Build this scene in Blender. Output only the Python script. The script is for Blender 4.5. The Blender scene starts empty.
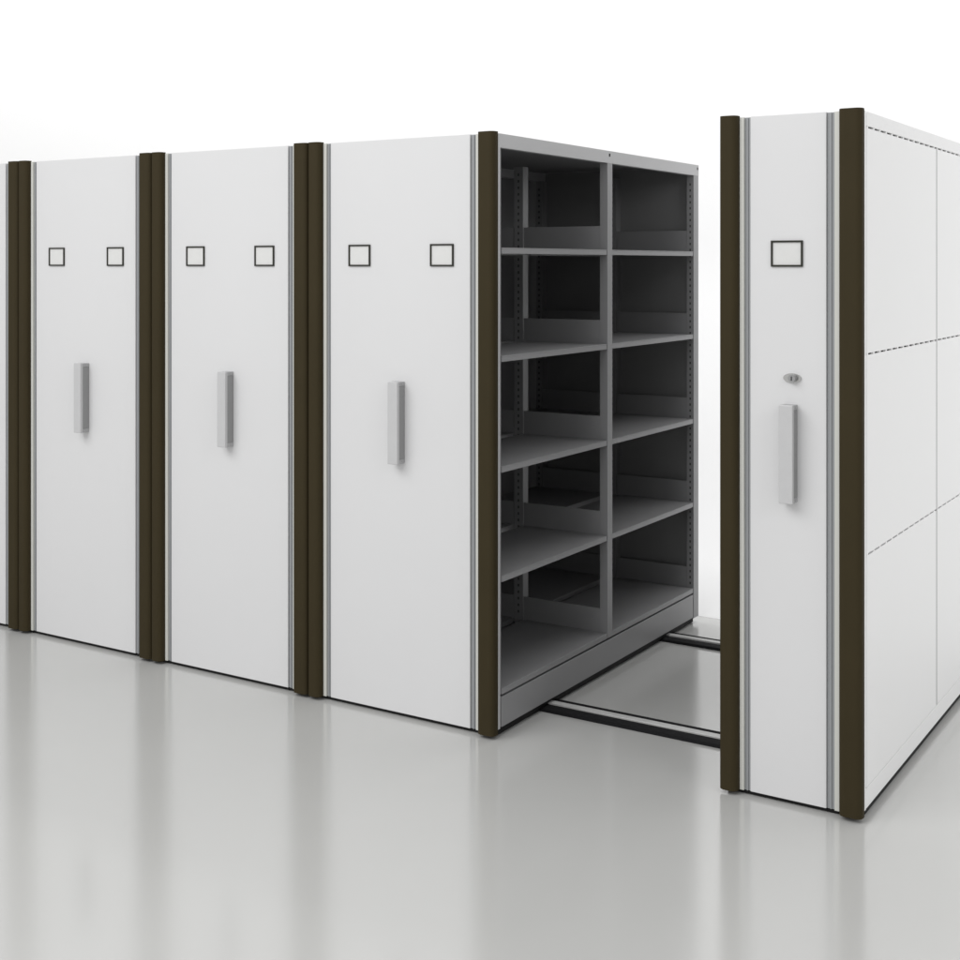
import bpy, bmesh, math
from mathutils import Vector
scn = bpy.context.scene
COL = scn.collection
R = math.radians

# ------------------------------------------------------------------ materials
def lin(r, g, b):
    f = lambda c: (c/255/12.92) if c/255 <= .04045 else ((c/255+.055)/1.055)**2.4
    return (f(r), f(g), f(b), 1)

def mat(name, col, rough=.45, metal=0, spec=.5, peel=0.0, var=0.0, scale=3.0, rvar=0.0, coat=0.0):
    m = bpy.data.materials.new(name); m.use_nodes = True
    nt = m.node_tree; p = nt.nodes['Principled BSDF']
    p.inputs['Base Color'].default_value = col
    p.inputs['Roughness'].default_value = rough
    p.inputs['Metallic'].default_value = metal
    p.inputs['Specular IOR Level'].default_value = spec
    p.inputs['Coat Weight'].default_value = coat
    tc = nt.nodes.new('ShaderNodeTexCoord')
    if var > 0 or rvar > 0:
        n = nt.nodes.new('ShaderNodeTexNoise'); n.inputs['Scale'].default_value = scale
        n.inputs['Detail'].default_value = 6; n.inputs['Roughness'].default_value = .6
        nt.links.new(tc.outputs['Object'], n.inputs['Vector'])
        if var > 0:
            mr = nt.nodes.new('ShaderNodeMapRange')
            mr.inputs['From Min'].default_value = .3; mr.inputs['From Max'].default_value = .7
            mr.inputs['To Min'].default_value = 1-var; mr.inputs['To Max'].default_value = 1+var
            nt.links.new(n.outputs['Fac'], mr.inputs['Value'])
            mx = nt.nodes.new('ShaderNodeVectorMath'); mx.operation = 'SCALE'
            mx.inputs[0].default_value = col[:3]
            nt.links.new(mr.outputs['Result'], mx.inputs['Scale'])
            nt.links.new(mx.outputs['Vector'], p.inputs['Base Color'])
        if rvar > 0:
            m2 = nt.nodes.new('ShaderNodeMapRange')
            m2.inputs['From Min'].default_value = .3; m2.inputs['From Max'].default_value = .7
            m2.inputs['To Min'].default_value = rough-rvar; m2.inputs['To Max'].default_value = rough+rvar
            nt.links.new(n.outputs['Fac'], m2.inputs['Value'])
            nt.links.new(m2.outputs['Result'], p.inputs['Roughness'])
    if peel > 0:
        n3 = nt.nodes.new('ShaderNodeTexNoise'); n3.inputs['Scale'].default_value = 220
        b = nt.nodes.new('ShaderNodeBump'); b.inputs['Strength'].default_value = peel
        b.inputs['Distance'].default_value = .0004
        nt.links.new(tc.outputs['Object'], n3.inputs['Vector'])
        nt.links.new(n3.outputs['Fac'], b.inputs['Height'])
        nt.links.new(b.outputs['Normal'], p.inputs['Normal'])
    return m

M = {
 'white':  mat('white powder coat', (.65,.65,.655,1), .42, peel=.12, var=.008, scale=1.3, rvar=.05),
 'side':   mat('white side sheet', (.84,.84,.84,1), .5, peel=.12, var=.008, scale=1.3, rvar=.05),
 'brown':  mat('dark brown profile', (.035,.0265,.0115,1), .7, spec=.15, var=.05, scale=5),
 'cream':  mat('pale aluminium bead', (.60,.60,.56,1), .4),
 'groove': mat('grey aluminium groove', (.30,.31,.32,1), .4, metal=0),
 'grey':   mat('grey shelving steel', (.27,.27,.275,1), .42, peel=.1, var=.02, scale=4),
 'rail_edge': mat('light grey frame steel', (.46,.46,.465,1), .42, peel=.1, var=.015, scale=4),
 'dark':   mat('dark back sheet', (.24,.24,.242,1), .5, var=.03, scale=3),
 'perf':   mat('shaded perforation', (.07,.07,.07,1), .7, spec=.1),
 'slot':   mat('black slot', (.006,.006,.006,1), .7, spec=.1),
 'frame':  mat('label frame', (.028,.028,.022,1), .5, spec=.2),
 'card':   mat('blank label card', (.645,.645,.635,1), .7, var=.02, scale=30),
 'handle': mat('satin grey handle', (.50,.50,.505,1), .38, var=.02, scale=20),
 'foot':   mat('handle end cap', (.37,.37,.375,1), .4),
 'core':   mat('dark grey handle side', (.27,.27,.272,1), .45),
 'chrome': mat('lock metal', (.55,.55,.54,1), .25, metal=1),
 'black':  mat('black plinth', (.008,.008,.008,1), .6, spec=.2),
 'track':  mat('black track channel', (.010,.010,.011,1), .75, spec=.15, var=.1, scale=14),
 'steel':  mat('bright steel rail', (.62,.62,.61,1), .5, metal=.25, var=.04, scale=25, rvar=.06),
}

# ------------------------------------------------------------------ mesh helpers
def box(bm, x0, x1, y0, y1, z0, z1, bev=0.0, mi=0):
    vs = [bm.verts.new((x, y, z)) for x in (x0, x1) for y in (y0, y1) for z in (z0, z1)]
    q = [(0,1,3,2),(4,6,7,5),(0,4,5,1),(2,3,7,6),(0,2,6,4),(1,5,7,3)]
    fs = [bm.faces.new([vs[i] for i in t]) for t in q]
    for f in fs: f.material_index = mi
    if bev > 0:
        es = list({e for f in fs for e in f.edges})
        bmesh.ops.bevel(bm, geom=es, offset=bev, segments=2, profile=.5, affect='EDGES')

def prism_z(bm, pts, z0, z1):
    a = [bm.verts.new((x, y, z0)) for x, y in pts]; b = [bm.verts.new((x, y, z1)) for x, y in pts]
    n = len(pts)
    bm.faces.new(a[::-1]); bm.faces.new(b)
    for i in range(n):
        bm.faces.new((a[i], a[(i+1) % n], b[(i+1) % n], b[i]))

def prism_y(bm, pts, y0, y1):            # outline in x,z pushed along y
    a = [bm.verts.new((x, y0, z)) for x, z in pts]; b = [bm.verts.new((x, y1, z)) for x, z in pts]
    n = len(pts)
    bm.faces.new(a); bm.faces.new(b[::-1])
    for i in range(n):
        bm.faces.new((a[i], b[i], b[(i+1) % n], a[(i+1) % n]))

def obj(name, bm, m, parent=None, loc=(0,0,0), smooth=False):
    bmesh.ops.recalc_face_normals(bm, faces=bm.faces[:])
    me = bpy.data.meshes.new(name); bm.to_mesh(me); bm.free()
    ms = m if isinstance(m, (list, tuple)) else [m]
    for k in ms: me.materials.append(k)
    if smooth: me.shade_smooth()
    o = bpy.data.objects.new(name, me); COL.objects.link(o)
    o.location = loc
    if parent: o.parent = parent
    return o

def bx(name, m, parent, dims, bev=.0012, loc=(0,0,0)):
    bm = bmesh.new(); box(bm, *dims, bev)
    return obj(name, bm, m, parent, loc)

def thing(name, label, cat, loc, group=None):
    o = bpy.data.objects.new(name, None); COL.objects.link(o)
    o.location = loc; o.empty_display_size = .2
    o['label'] = label; o['category'] = cat
    if group: o['group'] = group
    return o

# ------------------------------------------------------------------ dimensions (metres)
H = 2.318          # top of the units
ZB = .016          # underside of front panels
PW = .066          # brown post width
TW = .038          # trim strip width
PWR = .079; TWR = .047   # right hand post and trim
DEP = 1.952        # depth of a unit
ZH = 2.262         # underside of header rail
SH = [.159, .591, 1.012, 1.438, 1.855]     # undersides of shelves
ST = .023
KZ = (.034, .150)

def post_profile(x0, x1, back=.003, front=-.032, r=.021):
    pts = [(x1, back), (x0, back)]
    for k in range(7):
        a = math.pi + k/6*math.pi/2
        pts.append((x0+r+r*math.cos(a), front+r+r*math.sin(a)))
    for k in range(7):
        a = 1.5*math.pi + k/6*math.pi/2
        pts.append((x1-r+r*math.cos(a), front+r+r*math.sin(a)))
    return pts

def edge_post(root, x0, x1):
    bm = bmesh.new()
    prism_z(bm, post_profile(x0, x1), .015, H+.004)
    o = obj('edge_post', bm, M['brown'], root)
    return o

def trim(root, x0, x1, ridge_left):
    """grooved aluminium bead: a pale ridge next to the post, a lower grey groove next to the panel"""
    bm = bmesh.new()
    w = x1-x0
    a, b = (x0, x0+w*.42) if ridge_left else (x1-w*.42, x1)
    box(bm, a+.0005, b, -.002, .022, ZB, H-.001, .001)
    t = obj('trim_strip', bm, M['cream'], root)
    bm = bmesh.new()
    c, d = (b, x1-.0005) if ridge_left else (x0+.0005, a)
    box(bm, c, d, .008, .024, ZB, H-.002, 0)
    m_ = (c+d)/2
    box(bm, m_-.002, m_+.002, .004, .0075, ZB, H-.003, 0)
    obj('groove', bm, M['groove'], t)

def label_holder(root, cx, z0=1.806, z1=1.894, w=.110):
    e = .0062
    x0, x1 = cx-w/2, cx+w/2
    bm = bmesh.new()
    box(bm, x0, x1, -.0065, 0, z1-e, z1, .0008)
    box(bm, x0, x1, -.0065, 0, z0, z0+e, .0008)
    box(bm, x0, x0+e, -.0065, 0, z0+e, z1-e, .0008)
    box(bm, x1-e, x1, -.0065, 0, z0+e, z1-e, .0008)
    f = obj('label_holder', bm, M['frame'], root)
    bx('label_card', M['card'], f, (x0+e, x1-e, -.002, -.0002, z0+e, z1-e), 0)

def pull_handle(root, cx):
    z0, z1 = 1.018, 1.346
    h = bpy.data.objects.new('pull_handle', None)
    bm = bmesh.new()
    box(bm, cx-.024, cx+.024, -.054, -.038, z0, z1, .0025)
    g = obj('pull_handle', bm, M['handle'], root)
    bpy.data.objects.remove(h)
    for a, b in ((z0+.001, z0+.018), (z1-.018, z1-.001)):
        bm = bmesh.new(); box(bm, cx-.023, cx+.023, -.0375, -.0002, a, b, .0015)
        # screw head seen on the side of the foot
        for s in range(1):
            ring = [(cx+.0235, -.018+.004*math.cos(t*math.pi/5), (a+b)/2+.004*math.sin(t*math.pi/5)) for t in range(10)]
            v0 = [bm.verts.new((x-.003, y, z)) for x, y, z in ring]; v1 = [bm.verts.new((x+.001, y, z)) for x, y, z in ring]
            bm.faces.new(v1); bm.faces.new(v0[::-1])
            for i in range(10): bm.faces.new((v0[i], v0[(i+1) % 10], v1[(i+1) % 10], v1[i]))
        obj('handle_foot', bm, M['foot'], g)
    bx('handle_core', M['core'], g, (cx-.020, cx+.0228, -.0376, -.0003, z0+.0185, z1-.0185), .001)

def door_lock(root, cx, cz):
    bm = bmesh.new()
    n = 32
    pts = [(cx+.031*math.cos(t*2*math.pi/n), cz+.016*math.sin(t*2*math.pi/n)) for t in range(n)]
    prism_y(bm, pts, -.005, -.0002)
    l = obj('door_lock', bm, M['chrome'], root)
    bm = bmesh.new()
    pts = [(cx+.004+.0125*math.cos(t*2*math.pi/n), cz+.0125*math.sin(t*2*math.pi/n)) for t in range(n)]
    prism_y(bm, pts, -.024, -.0052)
    obj('lock_cylinder', bm, M['core'], l)
    bx('keyhole', M['slot'], l, (cx+.0025, cx+.0055, -.0248, -.0242, cz-.007, cz+.007), 0)

def end_sheet(root, W, m='rail_edge', z0=None):
    z0 = z0 or ZB+.018
    bm = bmesh.new()
    prism_z(bm, [(.001,.0035),(.018,.0035),(.018,.0255),(W-.020,.0255),(W-.020,.0035),(W-.001,.0035),(W-.001,.018),(W-.017,.034),(.017,.034),(.001,.018)], z0, H-.003)
    obj('end_sheet', bm, M[m], root)

def front(root, W, labels, lock=False):
    edge_post(root, 0.0015, PW)
    edge_post(root, W-PWR, W-.0015)
    trim(root, PW+.0005, PW+TW, True)
    trim(root, W-PWR-TWR, W-PWR-.0005, False)
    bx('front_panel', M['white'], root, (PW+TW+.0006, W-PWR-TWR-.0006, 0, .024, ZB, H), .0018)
    for c in labels: label_holder(root, c)
    pull_handle(root, W/2)
    if lock: door_lock(root, W/2+.006, 1.433)

def upright(root, x0, x1, y0, y1, perf='y', m='grey', z0=.16, z1=None):
    """perforated steel post; slots marked on the face that looks to the front"""
    z1 = z1 or ZH
    bm = bmesh.new(); box(bm, x0, x1, y0, y1, z0, z1, .001)
    cx = (x0+x1)/2
    z = z0+.05 if perf else z1
    while z < z1-.03:
        box(bm, cx-.0035, cx+.0035, y0-.0004, y0+.002, z, z+.012, 0, 1)  # slot mark on the surface, shade of the hole put into its colour
        z += .030
    return obj('upright', bm, [M[m], M['perf']], root)

def shelf_mesh(x0, x1, y0, y1, z, lip_x):
    """folded tray shelf: top sheet, and a folded lip on every side"""
    bm = bmesh.new()
    t = .0015; d = ST
    box(bm, x0, x1, y0, y1, z+d-.004, z+d, .0012)
    box(bm, x0+.001, x0+.012, y0+.001, y1-.001, z, z+d-.004, .0008)
    box(bm, x1-.012, x1-.001, y0+.001, y1-.001, z, z+d-.004, .0008)
    box(bm, x0+.013, x1-.013, y0+.001, y0+.005, z+.004, z+d-.004, 0)
    box(bm, x0+.013, x1-.013, y1-.005, y1-.001, z+.004, z+d-.004, 0)
    # stiffening rib below
    box(bm, x0+.013, x1-.013, (y0+y1)/2-.02, (y0+y1)/2+.02, z+.008, z+d-.0045, 0)
    return bm

YM = (.930, .978)        # middle frame
YE = (1.889, 1.950)      # end frame

def double_unit(root, W):
    """carriage with shelves on both long sides"""
    # base, plinth
    bx('base_frame', M['grey'], root, (.004, W-.004, .0345, YE[0]-.001, *KZ), .002)
    bx('plinth', M['black'], root, (.02, W-.02, .012, DEP-.03, .003, KZ[0]-.0055), 0)
    # header rails + roof
    for a, b in ((.002, .030), (W-.030, W-.002)):
        bm = bmesh.new(); prism_z(bm, [(a, .0345), (a, DEP), (b, DEP), (b, .0345)], ZH, H-.002)
        if a > .1: prism_z(bm, [(b, .0183), (b, .0344), (b-.0158, .0344)], ZH, H-.002)
        else: prism_z(bm, [(a, .0183), (a, .0344), (a+.0158, .0344)], ZH, H-.002)
        for y in (YM[0]+.02, YE[1]-.012):
            xo = b if a > .1 else a
            box(bm, xo-.001, xo+.0006, y-.006, y+.006, H-.027, H-.014, 0, 1)
        obj('header_rail', bm, [M['rail_edge'], M['slot']], root)
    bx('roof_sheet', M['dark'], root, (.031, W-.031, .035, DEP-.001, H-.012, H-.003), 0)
    # end sheet behind the front panel
    end_sheet(root, W)
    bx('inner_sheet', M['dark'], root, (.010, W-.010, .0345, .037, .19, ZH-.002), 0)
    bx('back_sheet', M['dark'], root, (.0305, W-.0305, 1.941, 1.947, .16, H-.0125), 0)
    for k, (x0, x1) in enumerate(((.002, .040), (W/2-.024, W/2+.024), (W-.040, W-.002))):
        upright(root, max(x0, .017), min(x1, W-.017), .0345, .050, perf=False)
        upright(root, x0, x1, *YM, perf=(k == 1))
        upright(root, x0, x1, YE[0], YE[1] if k != 1 else 1.94, z0=.16 if k == 1 else .030)
    # shelves, one side then the other; brackets at both ends of each
    for (x0, x1) in ((.003, W/2-.026), (W/2+.026, W-.003)):
        for (y0, y1) in ((.0355, YM[0]-.0015), (YM[1]+.0015, YE[0]-.0015)):
            for z in SH:
                sf = obj('shelf', shelf_mesh(x0, x1, y0, y1, z, 0), M['grey'], root)
                xa = x0+.038; xb = x1-.038
                if x0 < .1: xb = x1-.001
                else: xa = x0+.001
                bm = bmesh.new()
                box(bm, xa, xb, y1+.004, y1+.010, z+.006, z+ST+.105, .0008)
                obj('shelf_bracket', bm, M['grey'], sf)

def closed_unit(root, W):
    bx('base_frame', M['grey'], root, (.004, W-.004, .03, DEP-.003, *KZ), .002)
    bx('plinth', M['black'], root, (.02, W-.02, .012, DEP-.03, .003, KZ[0]-.0005), 0)
    bx('header_rail', M['rail_edge'], root, (.002, W-.002, .026, DEP, ZH, H-.002), .0015)
    bx('cabinet_body', M['grey'], root, (.006, W-.006, .028, DEP-.004, KZ[1]+.001, ZH-.001), .001)

def single_unit(root, W):
    """half width end carriage: shelves towards the aisle, sheeted on the outer side"""
    bx('base_frame', M['side'], root, (.004, W-.004, .0345, DEP-.003, .030, .0965), .002)
    bx('plinth', M['black'], root, (.02, W-.014, .012, DEP-.03, .003, .0295), 0)
    bx('header_rail', M['side'], root, (.002, W-.003, .0345, DEP, 2.268, H-.002), .0015)
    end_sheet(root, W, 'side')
    bx('inner_sheet', M['dark'], root, (W-.032, W-.018, .036, DEP-.01, .100, 2.266), 0)
    bx('back_sheet', M['dark'], root, (.03, W-.034, 1.941, 1.947, .100, 2.26), 0)
    for x0, x1 in ((.002, .040), (W-.072, W-.034)):
        for a, b in ((.0345, .060), YM, (YE[0], 1.939)):
            upright(root, x0, x1, a, b, z0=.10)
    for (y0, y1) in ((.062, YM[0]-.0015), (YM[1]+.0015, YE[0]-.0015)):
        for z in SH:
            obj('shelf', shelf_mesh(.003, W-.034, y0, y1, z, 0), M['grey'], root)
    # outer sheets, three rows by two columns, held apart by small tabs
    rows = [(.100, .8575), (.8635, 1.516), (1.522, 2.2615)]
    cols = [(.0345, .9825), (.9915, 1.948)]
    for (za, zb) in rows:
        for (ya, yb) in cols:
            p = bx('side_panel', M['side'], root, (0,0,0,0,0,0)) if 0 else None
            bm = bmesh.new(); box(bm, W-.0175, W-.003, ya, yb, za, zb, .0008); y = ya+.004
            while y < yb-.02:
                box(bm, W-.012, W-.0034, y, y+.014, zb+.0001, zb+.0058, 0)
                y += .075
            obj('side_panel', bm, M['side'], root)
    bm = bmesh.new()
    for z0, z1 in ((.8572, .8638), (1.5157, 1.5223), (2.2612, 2.2678)):
        box(bm, W-.0175, W-.0125, .035, 1.947, z0, z1, 0)
    box(bm, W-.0175, W-.0037, .9826, .9914, .102, .857, 0); box(bm, W-.0175, W-.0037, .9826, .9914, .865, 1.515, 0); box(bm, W-.0175, W-.0037, .9826, .9914, 1.523, 2.261, 0)
    box(bm, W-.0175, W-.006, .035, 1.947, .0967, .0998, 0)
    obj('joint_strip', bm, M['slot'], root)

# ------------------------------------------------------------------ the row of units
W = .919
XR = -2.627
G = 'double width shelving units of the closed row'
labs = [
 ('leftmost white shelving unit, only a sliver of its front showing at the left edge', -4),
 ('closed shelving unit with the smallest looking handle, second from the left edge', -3),
 ('closed shelving unit pressed against the unit with open shelves, on its left', -2),
]
proto = thing('mobile_shelving_unit', labs[2][0], 'shelving unit', (XR-2*W, 0, 0), G)
closed_unit(proto, W)
front(proto, W, (W/2-.203, W/2+.203))
def copy_tree(o, parent=None):
    c = o.copy(); COL.objects.link(c); c.parent = parent
    for ch in list(o.children): copy_tree(ch, c)
    return c
for lab, k in labs[:2]:
    c = copy_tree(proto); c.location = (XR+k*W, 0, 0); c['label'] = lab
u = thing('mobile_shelving_unit', 'shelving unit with its long side open on empty grey shelves, facing the aisle', 'shelving unit', (XR-W, 0, 0), G)
double_unit(u, W)
front(u, W, (W/2-.203, W/2+.203))

WD = .494
d = thing('mobile_shelving_unit', 'narrow shelving unit standing apart, with a lock and a single label square', 'shelving unit', (-1.722, 0, 0))
single_unit(d, WD)
front(d, WD, (WD/2-.013,), lock=True)

# ------------------------------------------------------------------ floor rails
def rail(y, label):
    t = thing('floor_rail', label, 'rail', (-6.2, y, 0), 'floor rails under the shelving units')
    L = 4.86
    bm = bmesh.new()
    prof = [(-.088, 0.0), (-.085, .010), (-.080, .0115), (-.030, .0115), (-.028, .008), (.034, .008), (.050, .0105), (.056, .0095), (.060, 0.0)]
    a = [bm.verts.new((0, p, q+.0006)) for p, q in prof]; b = [bm.verts.new((L, p, q+.0006)) for p, q in prof]
    n = len(prof)
    bm.faces.new(a); bm.faces.new(b[::-1])
    for i in range(n): bm.faces.new((a[i], b[i], b[(i+1) % n], a[(i+1) % n]))
    obj('track_channel', bm, M['track'], t)
    bx('rail_bar', M['steel'], t, (.001, L-.001, -.017, .017, .006, .016), .002)
rail(.445, 'nearer of the two black floor rails with bright strip crossing the aisle')
rail(1.615, 'farther of the two black floor rails, at the back of the aisle')

# ------------------------------------------------------------------ floor and backdrop
fm = mat('polished grey floor', (.50,.50,.488,1), .15, var=.015, scale=.8, rvar=.02)
fm.node_tree.nodes['Principled BSDF'].inputs['IOR'].default_value = 2.05
wm = mat('white studio sweep', (.86,.86,.86,1), .8, spec=.1)
def strip(name, pts, m):
    bm = bmesh.new(); prev = None
    for y, z in pts:
        cur = (bm.verts.new((-22, y, z)), bm.verts.new((22, y, z)))
        if prev: bm.faces.new((prev[0], prev[1], cur[1], cur[0]))
        prev = cur
    o = obj(name, bm, m, smooth=len(pts) > 4); o['kind'] = 'structure'
Rr = 2.0; Y0 = 3.2
arc = [(Y0+Rr*math.sin(k/32*math.pi/2), .004+Rr-Rr*math.cos(k/32*math.pi/2)) for k in range(33)]
strip('floor', [(-16, 0), (6, 0)], fm)
strip('backdrop', [(2.05, .0003), (2.07, .004)]+arc+[(Y0+Rr, 9.0)], wm)   # studio sweep; brighter floor light behind the row is put into its white

# ------------------------------------------------------------------ light
w = bpy.data.worlds.new('World'); scn.world = w; w.use_nodes = True
bg = w.node_tree.nodes['Background']
bg.inputs['Color'].default_value = (1, 1, 1, 1); bg.inputs['Strength'].default_value = .74
def area(name, loc, target, sx, sy, power, col=(1,1,1)):
    l = bpy.data.lights.new(name, 'AREA'); l.shape = 'RECTANGLE'; l.size = sx; l.size_y = sy
    l.energy = power; l.color = col
    o = bpy.data.objects.new(name, l); COL.objects.link(o); o.location = loc
    o.rotation_euler = (Vector(target)-Vector(loc)).to_track_quat('-Z', 'Y').to_euler()
    return o
area('backdrop_light', (-5, 2.4, 6.2), (-5, 5.2, 2.2), 24, .8, 350)
area('key_softbox', (5.5, -3.5, 5.0), (-1.0, .8, 1.2), 3, 3, 75)
area('front_softbox', (-4.2, -5.6, 5.6), (-2.6, -2.2, 0), 7, 4, 330)

# ------------------------------------------------------------------ camera
cam = bpy.data.cameras.new('Camera'); co = bpy.data.objects.new('Camera', cam); COL.objects.link(co)
cam.sensor_fit = 'HORIZONTAL'; cam.sensor_width = 36; cam.lens = 36*1315/960
cam.shift_x = 0; cam.shift_y = -(480-264)/960
A = R(32.3)
D = 5.08*(math.cos(A)-(5/1315)*math.sin(A))
co.location = (0, -D, 1.815); co.rotation_euler = (R(90), 0, A)
cam.clip_start = .05; cam.clip_end = 200
scn.camera = co
scn.render.engine = 'CYCLES'
scn.render.resolution_x = 1024; scn.render.resolution_y = 1024
scn.view_settings.view_transform = 'Standard'; scn.view_settings.look = 'None'
scn.view_settings.exposure = 0; scn.view_settings.gamma = 1
scn.cycles.max_bounces = 10; scn.cycles.diffuse_bounces = 6
